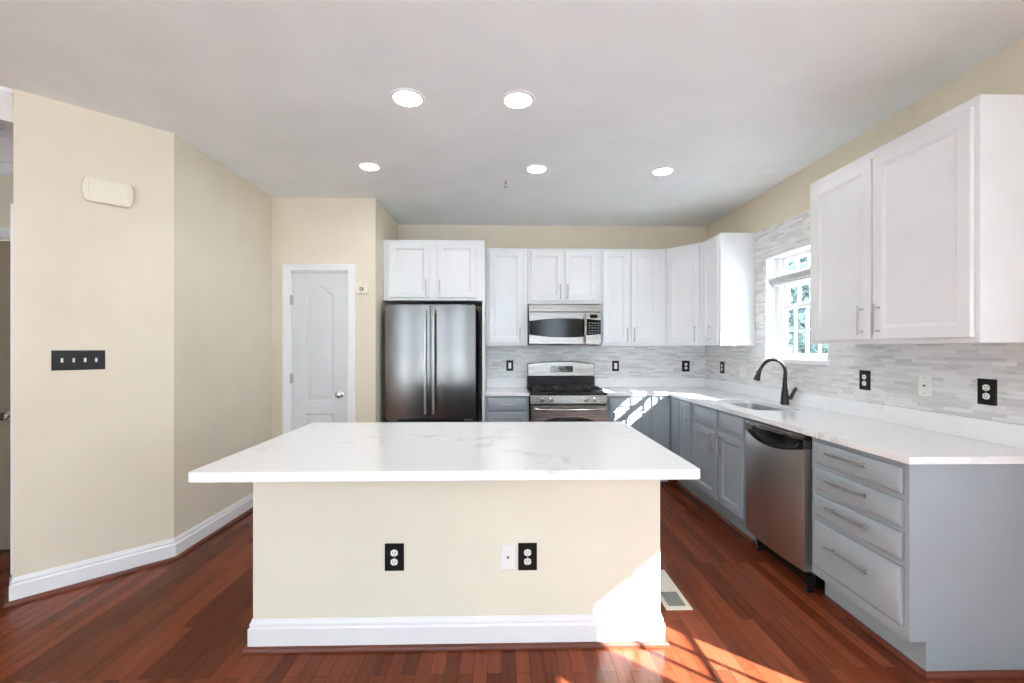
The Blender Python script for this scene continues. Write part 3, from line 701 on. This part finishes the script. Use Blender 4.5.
# ------------------------------------------------------------------ dishwasher
t = thing('dishwasher', 'stainless dishwasher with curved pocket handle beside the four drawers', 'dishwasher', (XF, 3.078, 0), RR)
DWW = 0.606
MB().box(0.006, DWW-0.004, 0.03, 0.58, 0.10, 0.872, 0.003).build('body', 'dark_grey', t)
N = 24
def zt(k): u = 2*k/N - 1; return 0.800 - 0.048*(1-u*u)
def yb_(k, z): u = 2*k/N - 1; return -0.020 - 0.032*(1-u*u)*(0.55 + 0.45*math.sin(PI*min(1, max(0, (z-0.12)/0.74))))
m = MB(); rows = []
for k in range(N+1):
    x = DWW*k/N; col = []
    for j in range(15):
        z = 0.125 + (zt(k)-0.125)*j/14.0; col.append((x, yb_(k, z), z))
    rows.append(col + [(x, 0.028, zt(k)), (x, 0.028, 0.125)])
m.loops(rows, True, True); dd = m.build('door', 'steel_dw', t)
m = MB(); rows = []
for (dz, dy) in ((0.0, 0.0), (0.02, 0.0), (0.024, 0.004), (0.024, 0.03)):
    rows.append([(DWW*k/N, yb_(k, 0.85)+dy, 0.848+dz) for k in range(N+1)])
back = [(DWW*k/N, 0.028, 0.848) for k in range(N+1)]
m.loops([back] + rows + [[(x, 0.028, 0.872) for x, _, _ in back]], False, False, False); m.build('top_strip', 'steel', dd)
m = MB(); rows = []                                      # dark scooped pocket
for f, dy in ((0.0, 0.005), (0.02, 0.030), (0.5, 0.045), (1.0, 0.040)):
    rows.append([(0.012 + (DWW-0.024)*k/N, yb_(k, 0.80) + dy, zt(k) + 0.0012 + (0.8485-zt(k)-0.0012)*f) for k in range(N+1)])
m.loops(rows, False, False, False); m.build('handle_pocket', 'black_glass', dd)
for x0 in (0.0, DWW-0.012): MB().box(x0, x0+0.012, -0.021, 0.029, 0.801, 0.849, 0.001).build('end_block', 'steel', dd)
MB().box(0.01, DWW-0.01, 0.050, 0.075, 0.022, 0.118, 0.002).build('kick_plate', 'black', t)
m = MB(); m.box(0.545, 0.60, 0.0, 0.05, 0.045, 0.105, 0.006).lathe([(0.018, 0.0), (0.018, 0.012), (0.008, 0.014), (0.008, 0.05)], (0.572, 0.025, 0), 'z', 12); m.build('leveling_foot', 'black', t)
m = MB(); m.lathe([(0.018, 0.0), (0.018, 0.012), (0.008, 0.014), (0.008, 0.11)], (0.05, 0.045, 0), 'z', 12); m.build('leveling_foot', 'black', t)

# ------------------------------------------------------------------ wall plates (local: on the wall at y 0, facing -y, centred)
def plate(t, w, h, mat): MB().rings(-w/2, w/2, -h/2, h/2, [(0, -0.0003), (0, -0.004), (0.003, -0.0065)]).build('plate', mat, t)
def recept(t, z):
    o = [(0.0165*max(-0.88, min(0.88, math.cos(a)))/0.88*0.96, z + 0.0165*math.sin(a)*0.92) for a in [2*PI*k/24 for k in range(24)]]
    r = MB().loops([[(x, -0.0062, zz) for x, zz in o], [(x, -0.0082, zz) for x, zz in o], [(x, -0.009, zz) for x, zz in offs(o, 0.001)]]).build('receptacle', 'white_plastic', t)
    m = MB(); m.box(-0.0075, -0.0050, -0.0097, -0.0088, z-0.001, z+0.0075).box(0.005, 0.0075, -0.0097, -0.0088, z-0.001, z+0.006); m.lathe([(0.0026, -0.0097), (0.0026, -0.0088)], (0, 0, z-0.0075), 'y', 10); m.build('slots', 'dark_grey', r)
def outlet(label, loc, rz, group):
    t = thing('duplex_outlet', label, 'outlet', loc, rz, group); plate(t, 0.086, 0.124, 'black'); recept(t, 0.0205); recept(t, -0.0205)
    MB().lathe([(0.003, -0.0063), (0.003, -0.0078)], (0, 0, 0), 'y', 10).build('screw', 'nickel', t); return t
GO = 'duplex outlets with black plates'
ysp = YB-TT; xsp = XR-TT
o0 = outlet('black duplex outlet alone on the island front', (-0.488, IY, 0.409), 0, GO)
dup(o0, (0.118, IY, 0.405), 0, 'black duplex outlet on the island beside the white jack plate')
dup(o0, (2.090, ysp, 1.152), 0, 'black duplex outlet on the back wall tiles in the corner')
dup(o0, (xsp, 4.726, 1.153), RR, 'black duplex outlet on side wall tiles near the corner, left of the faucet')
dup(o0, (xsp, 2.850, 1.154), RR, 'black duplex outlet under the right wall cabinet, nearest the window')
dup(o0, (xsp, 2.119, 1.150), RR, 'black duplex outlet at the near end of the counter, right of the white plate')
def rocker(label, loc, rz, group):
    t = thing('rocker_switch', label, 'switch', loc, rz, group); plate(t, 0.078, 0.118, 'black')
    MB().rings(-0.0165, 0.0165, -0.033, 0.033, [(0, -0.006), (0, -0.0085), (0.002, -0.010)]).build('rocker', 'white_plastic', t); return t
r0 = rocker('rocker switch in black plate left of the range', (0.090, ysp, 1.160), 0, 'rocker switches')
dup(r0, (1.288, ysp, 1.155), 0, 'rocker switch in black plate right of the range')
def jack(name, label, loc, rz, w, h, screws, wide=False):
    t = thing(name, label, 'wall plate', loc, rz, 'white wall plates'); plate(t, w, h, 'white_plastic')
    m = MB(); m.lathe([(0.006, -0.0062), (0.006, -0.012), (0.003, -0.012)], (0, 0, 0), 'y', 12); m.build('connector', 'grey_plastic', t)
    if screws:
        for z in (-0.042, 0.042): MB().lathe([(0.0035, -0.0062), (0.0035, -0.0078)], (0, 0, z), 'y', 10).build('screw', 'grey_plastic', t)
    return t
jack('jack_plate', 'white cable jack plate on the cream island front', (0.028, IY, 0.405), 0, 0.072, 0.118, False)
jack('jack_plate', 'white cable plate on the side wall tiles between two black outlets', (xsp, 2.437, 1.154), RR, 0.078, 0.118, True)
t = thing('wall_plate', 'blank white double plate on the tiles left of the faucet', 'wall plate', (xsp, 4.305, 1.135), RR, 'white wall plates')
MB().rings(-0.06, 0.06, -0.058, 0.058, [(0, -0.0003), (0, -0.004), (0.003, -0.0065)]).build('plate', 'white_plastic', t)
for x in (-0.024, 0.024): MB().rings(x-0.016, x+0.016, -0.033, 0.033, [(0, -0.006), (0, -0.0085), (0.002, -0.0095)]).build('rocker', 'white_plastic', t)
def onA(s, z): p = A + TA*s; return (p.x, p.y, z)
t = thing('toggle_switch', 'black four-gang toggle switch plate on the cream wall', 'switch', onA(0.254, 1.290), ANG)
MB().rings(-0.112, 0.112, -0.056, 0.056, [(0, -0.0003), (0, -0.004), (0.004, -0.0065)]).build('plate', 'black', t)
for k in range(4):
    x = -0.070 + 0.0475*k
    MB().box(x-0.005, x+0.005, -0.0085, -0.006, -0.012, 0.012, 0.0008).loops([[(x-0.004, -0.008, -0.004), (x+0.004, -0.008, -0.004), (x+0.004, -0.008, 0.008), (x-0.004, -0.008, 0.008)], [(x-0.003, -0.019, 0.006), (x+0.003, -0.019, 0.006), (x+0.003, -0.0175, 0.012), (x-0.003, -0.0175, 0.012)]]).build('toggle', 'white_plastic', t)
# door chime
t = thing('door_chime', 'cream door chime box high on the angled wall', 'chime', onA(0.377, 2.275), ANG)
n = 8
def ch(i, w=0.1155, h=0.071):
    R = []
    for sx in (1, -1):
        for k in range(n+1):
            a = -PI/2 + PI*k/n
            R.append((sx*(w - 0.022 + 0.022*math.cos(a)) - sx*i, sx*h*math.sin(a)*(1-i/h)))
    return R
MB().loops([[(x, -0.0003, z) for x, z in ch(0.004)], [(x, -0.035, z) for x, z in ch(0)], [(x, -0.043, z) for x, z in ch(0.003)], [(x, -0.046, z) for x, z in ch(0.010)]]).build('cover', 'cream_plastic', t)
MB().rings(-0.088, 0.088, -0.058, 0.058, [(0, -0.0455), (0.002, -0.048)]).build('face_panel', 'cream_plastic', t)
# key pad on pantry wall
t = thing('alarm_sensor', 'small white sensor box with clip on wall beside the pantry door', 'sensor', (-1.285, YP, 1.903))
lp = [(p[0], p[1]) for p in rrect(-0.064, 0.064, -0.048, 0.048, 0.02, 5)]
MB().loops([[(x, -0.0003, z) for x, z in lp], [(x, -0.022, z) for x, z in lp], [(x, -0.028, z) for x, z in offs(lp, 0.006)]]).build('case', 'cream_plastic', t)
MB().rings(-0.018, 0.018, -0.02, 0.012, [(0, -0.0275), (0.002, -0.0295)]).build('window', 'dark_grey', t)
MB().box(-0.007, 0.007, -0.035, -0.0295, -0.036, 0.004, 0.002).build('clip', 'nickel', t)

# floor register
t = thing('floor_register', 'almond metal floor register in the wood floor beside the island', 'vent', (0.855, 2.338, 0))
m = MB(); m.plate([(0, 0), (0.137, 0), (0.137, 0.42), (0, 0.42)], [[(0.022, 0.03), (0.115, 0.03), (0.115, 0.175), (0.022, 0.175)]], 0.0003, 0.005); m.build('frame', 'vent', t)
m = MB(); m.box(0.0225, 0.1145, 0.0305, 0.1745, 0.0003, 0.0015)
for k in range(8): m.box(0.023, 0.114, 0.036 + k*0.0175, 0.046 + k*0.0175, 0.0015, 0.004)
m.build('louvers', 'vent_dark', t)

# ------------------------------------------------------------------ ceiling fixtures
def can(loc, r, label):
    t = thing('recessed_light', label, 'ceiling light', loc, 0, 'recessed ceiling lights')
    MB().lathe([(r, -0.0003), (r*0.98, -0.006), (r*0.80, -0.009), (r*0.76, -0.004), (r*0.76, -0.0003)], (0, 0, 0), 'z', 40).build('trim_ring', 'trim', t)
    MB().lathe([(r*0.75, -0.0005), (r*0.75, -0.0030), (r*0.5, -0.0045)], (0, 0, 0), 'z', 32).build('lens', 'lamp', t)
    return t
can((-0.520, 2.524, CEIL), 0.096, 'left recessed ceiling light of the nearer pair')
can((0.091, 2.529, CEIL), 0.094, 'right recessed ceiling light of the nearer pair')
can((-1.005, 3.482, CEIL), 0.086, 'recessed ceiling light in front of the pantry door')
can((0.269, 3.499, CEIL), 0.088, 'middle recessed ceiling light of the far row, beside the sprinkler')
can((1.256, 3.525, CEIL), 0.090, 'rightmost lit recessed ceiling light of the far row')
t = thing('ceiling_speaker', 'unlit white round ceiling grille near the right wall', 'speaker', (2.087, 3.525, CEIL))
MB().lathe([(0.078, -0.0003), (0.077, -0.006), (0.066, -0.008), (0.064, -0.006), (0.064, -0.0003)], n=32).build('ring', 'trim', t)
MB().lathe([(0.0635, -0.0006), (0.0635, -0.004), (0.03, -0.005)], n=32).build('grille', 'ceiling', t)
t = thing('fire_sprinkler', 'small fire sprinkler head on the ceiling', 'sprinkler', (0.032, 3.746, CEIL))
MB().lathe([(0.034, -0.0003), (0.033, -0.004), (0.02, -0.010), (0.011, -0.012)], n=20).build('escutcheon', 'trim', t)
m = MB(); m.lathe([(0.008, -0.012), (0.008, -0.03)], n=10).tube([(-0.008, 0, -0.03), (-0.013, 0, -0.042), (0, 0, -0.058)], 0.0025, 8).tube([(0.008, 0, -0.03), (0.013, 0, -0.042), (0, 0, -0.058)], 0.0025, 8); m.lathe([(0.017, -0.058), (0.017, -0.060)], n=14)
m.build('head', 'nickel', t)

# ------------------------------------------------------------------ outdoors, seen through the kitchen window
struct(MB().box(-40, 60, -40, 60, -0.6, -0.4).build('ground', 'bounce_ground'))
def tree(loc, h, r, label):
    t = thing('tree', label, 'tree', loc, 0, 'trees outside the window')
    MB().tube([(0, 0, 0), (0.05, 0, h*0.3), (0.0, 0.05, h*0.65), (0, 0, h*0.9)], [0.16, 0.13, 0.09, 0.03], 10).build('trunk', 'bark', t)
    m = MB(); bm = m.bm
    for k in range(3000):
        while True:
            p = Vector((random.uniform(-1, 1), random.uniform(-1, 1), random.uniform(-1, 1)))
            if 0.35 < p.length < 1: break
        c = Vector((p.x*r, p.y*r, h*0.62 + p.z*h*0.40)); q = Matrix.Rotation(random.uniform(0, 6.28), 3, Vector((random.random()-.5, random.random()-.5, random.random()-.5)).normalized()); s = random.uniform(0.07, 0.16)
        bm.faces.new([bm.verts.new(c + q @ Vector(v)*s) for v in ((-1, 0, 0), (0, -0.5, 0.1), (1, 0, 0), (0, 0.5, 0.1))])
    o = m.build('foliage', 'leaf', t); o['kind'] = 'stuff'
tree((7.0, 8.6, -0.4), 4.4, 1.5, 'green tree outside the kitchen window, nearer one')
tree((9.0, 13.5, -0.4), 5.2, 1.8, 'green tree outside the kitchen window, farther one')
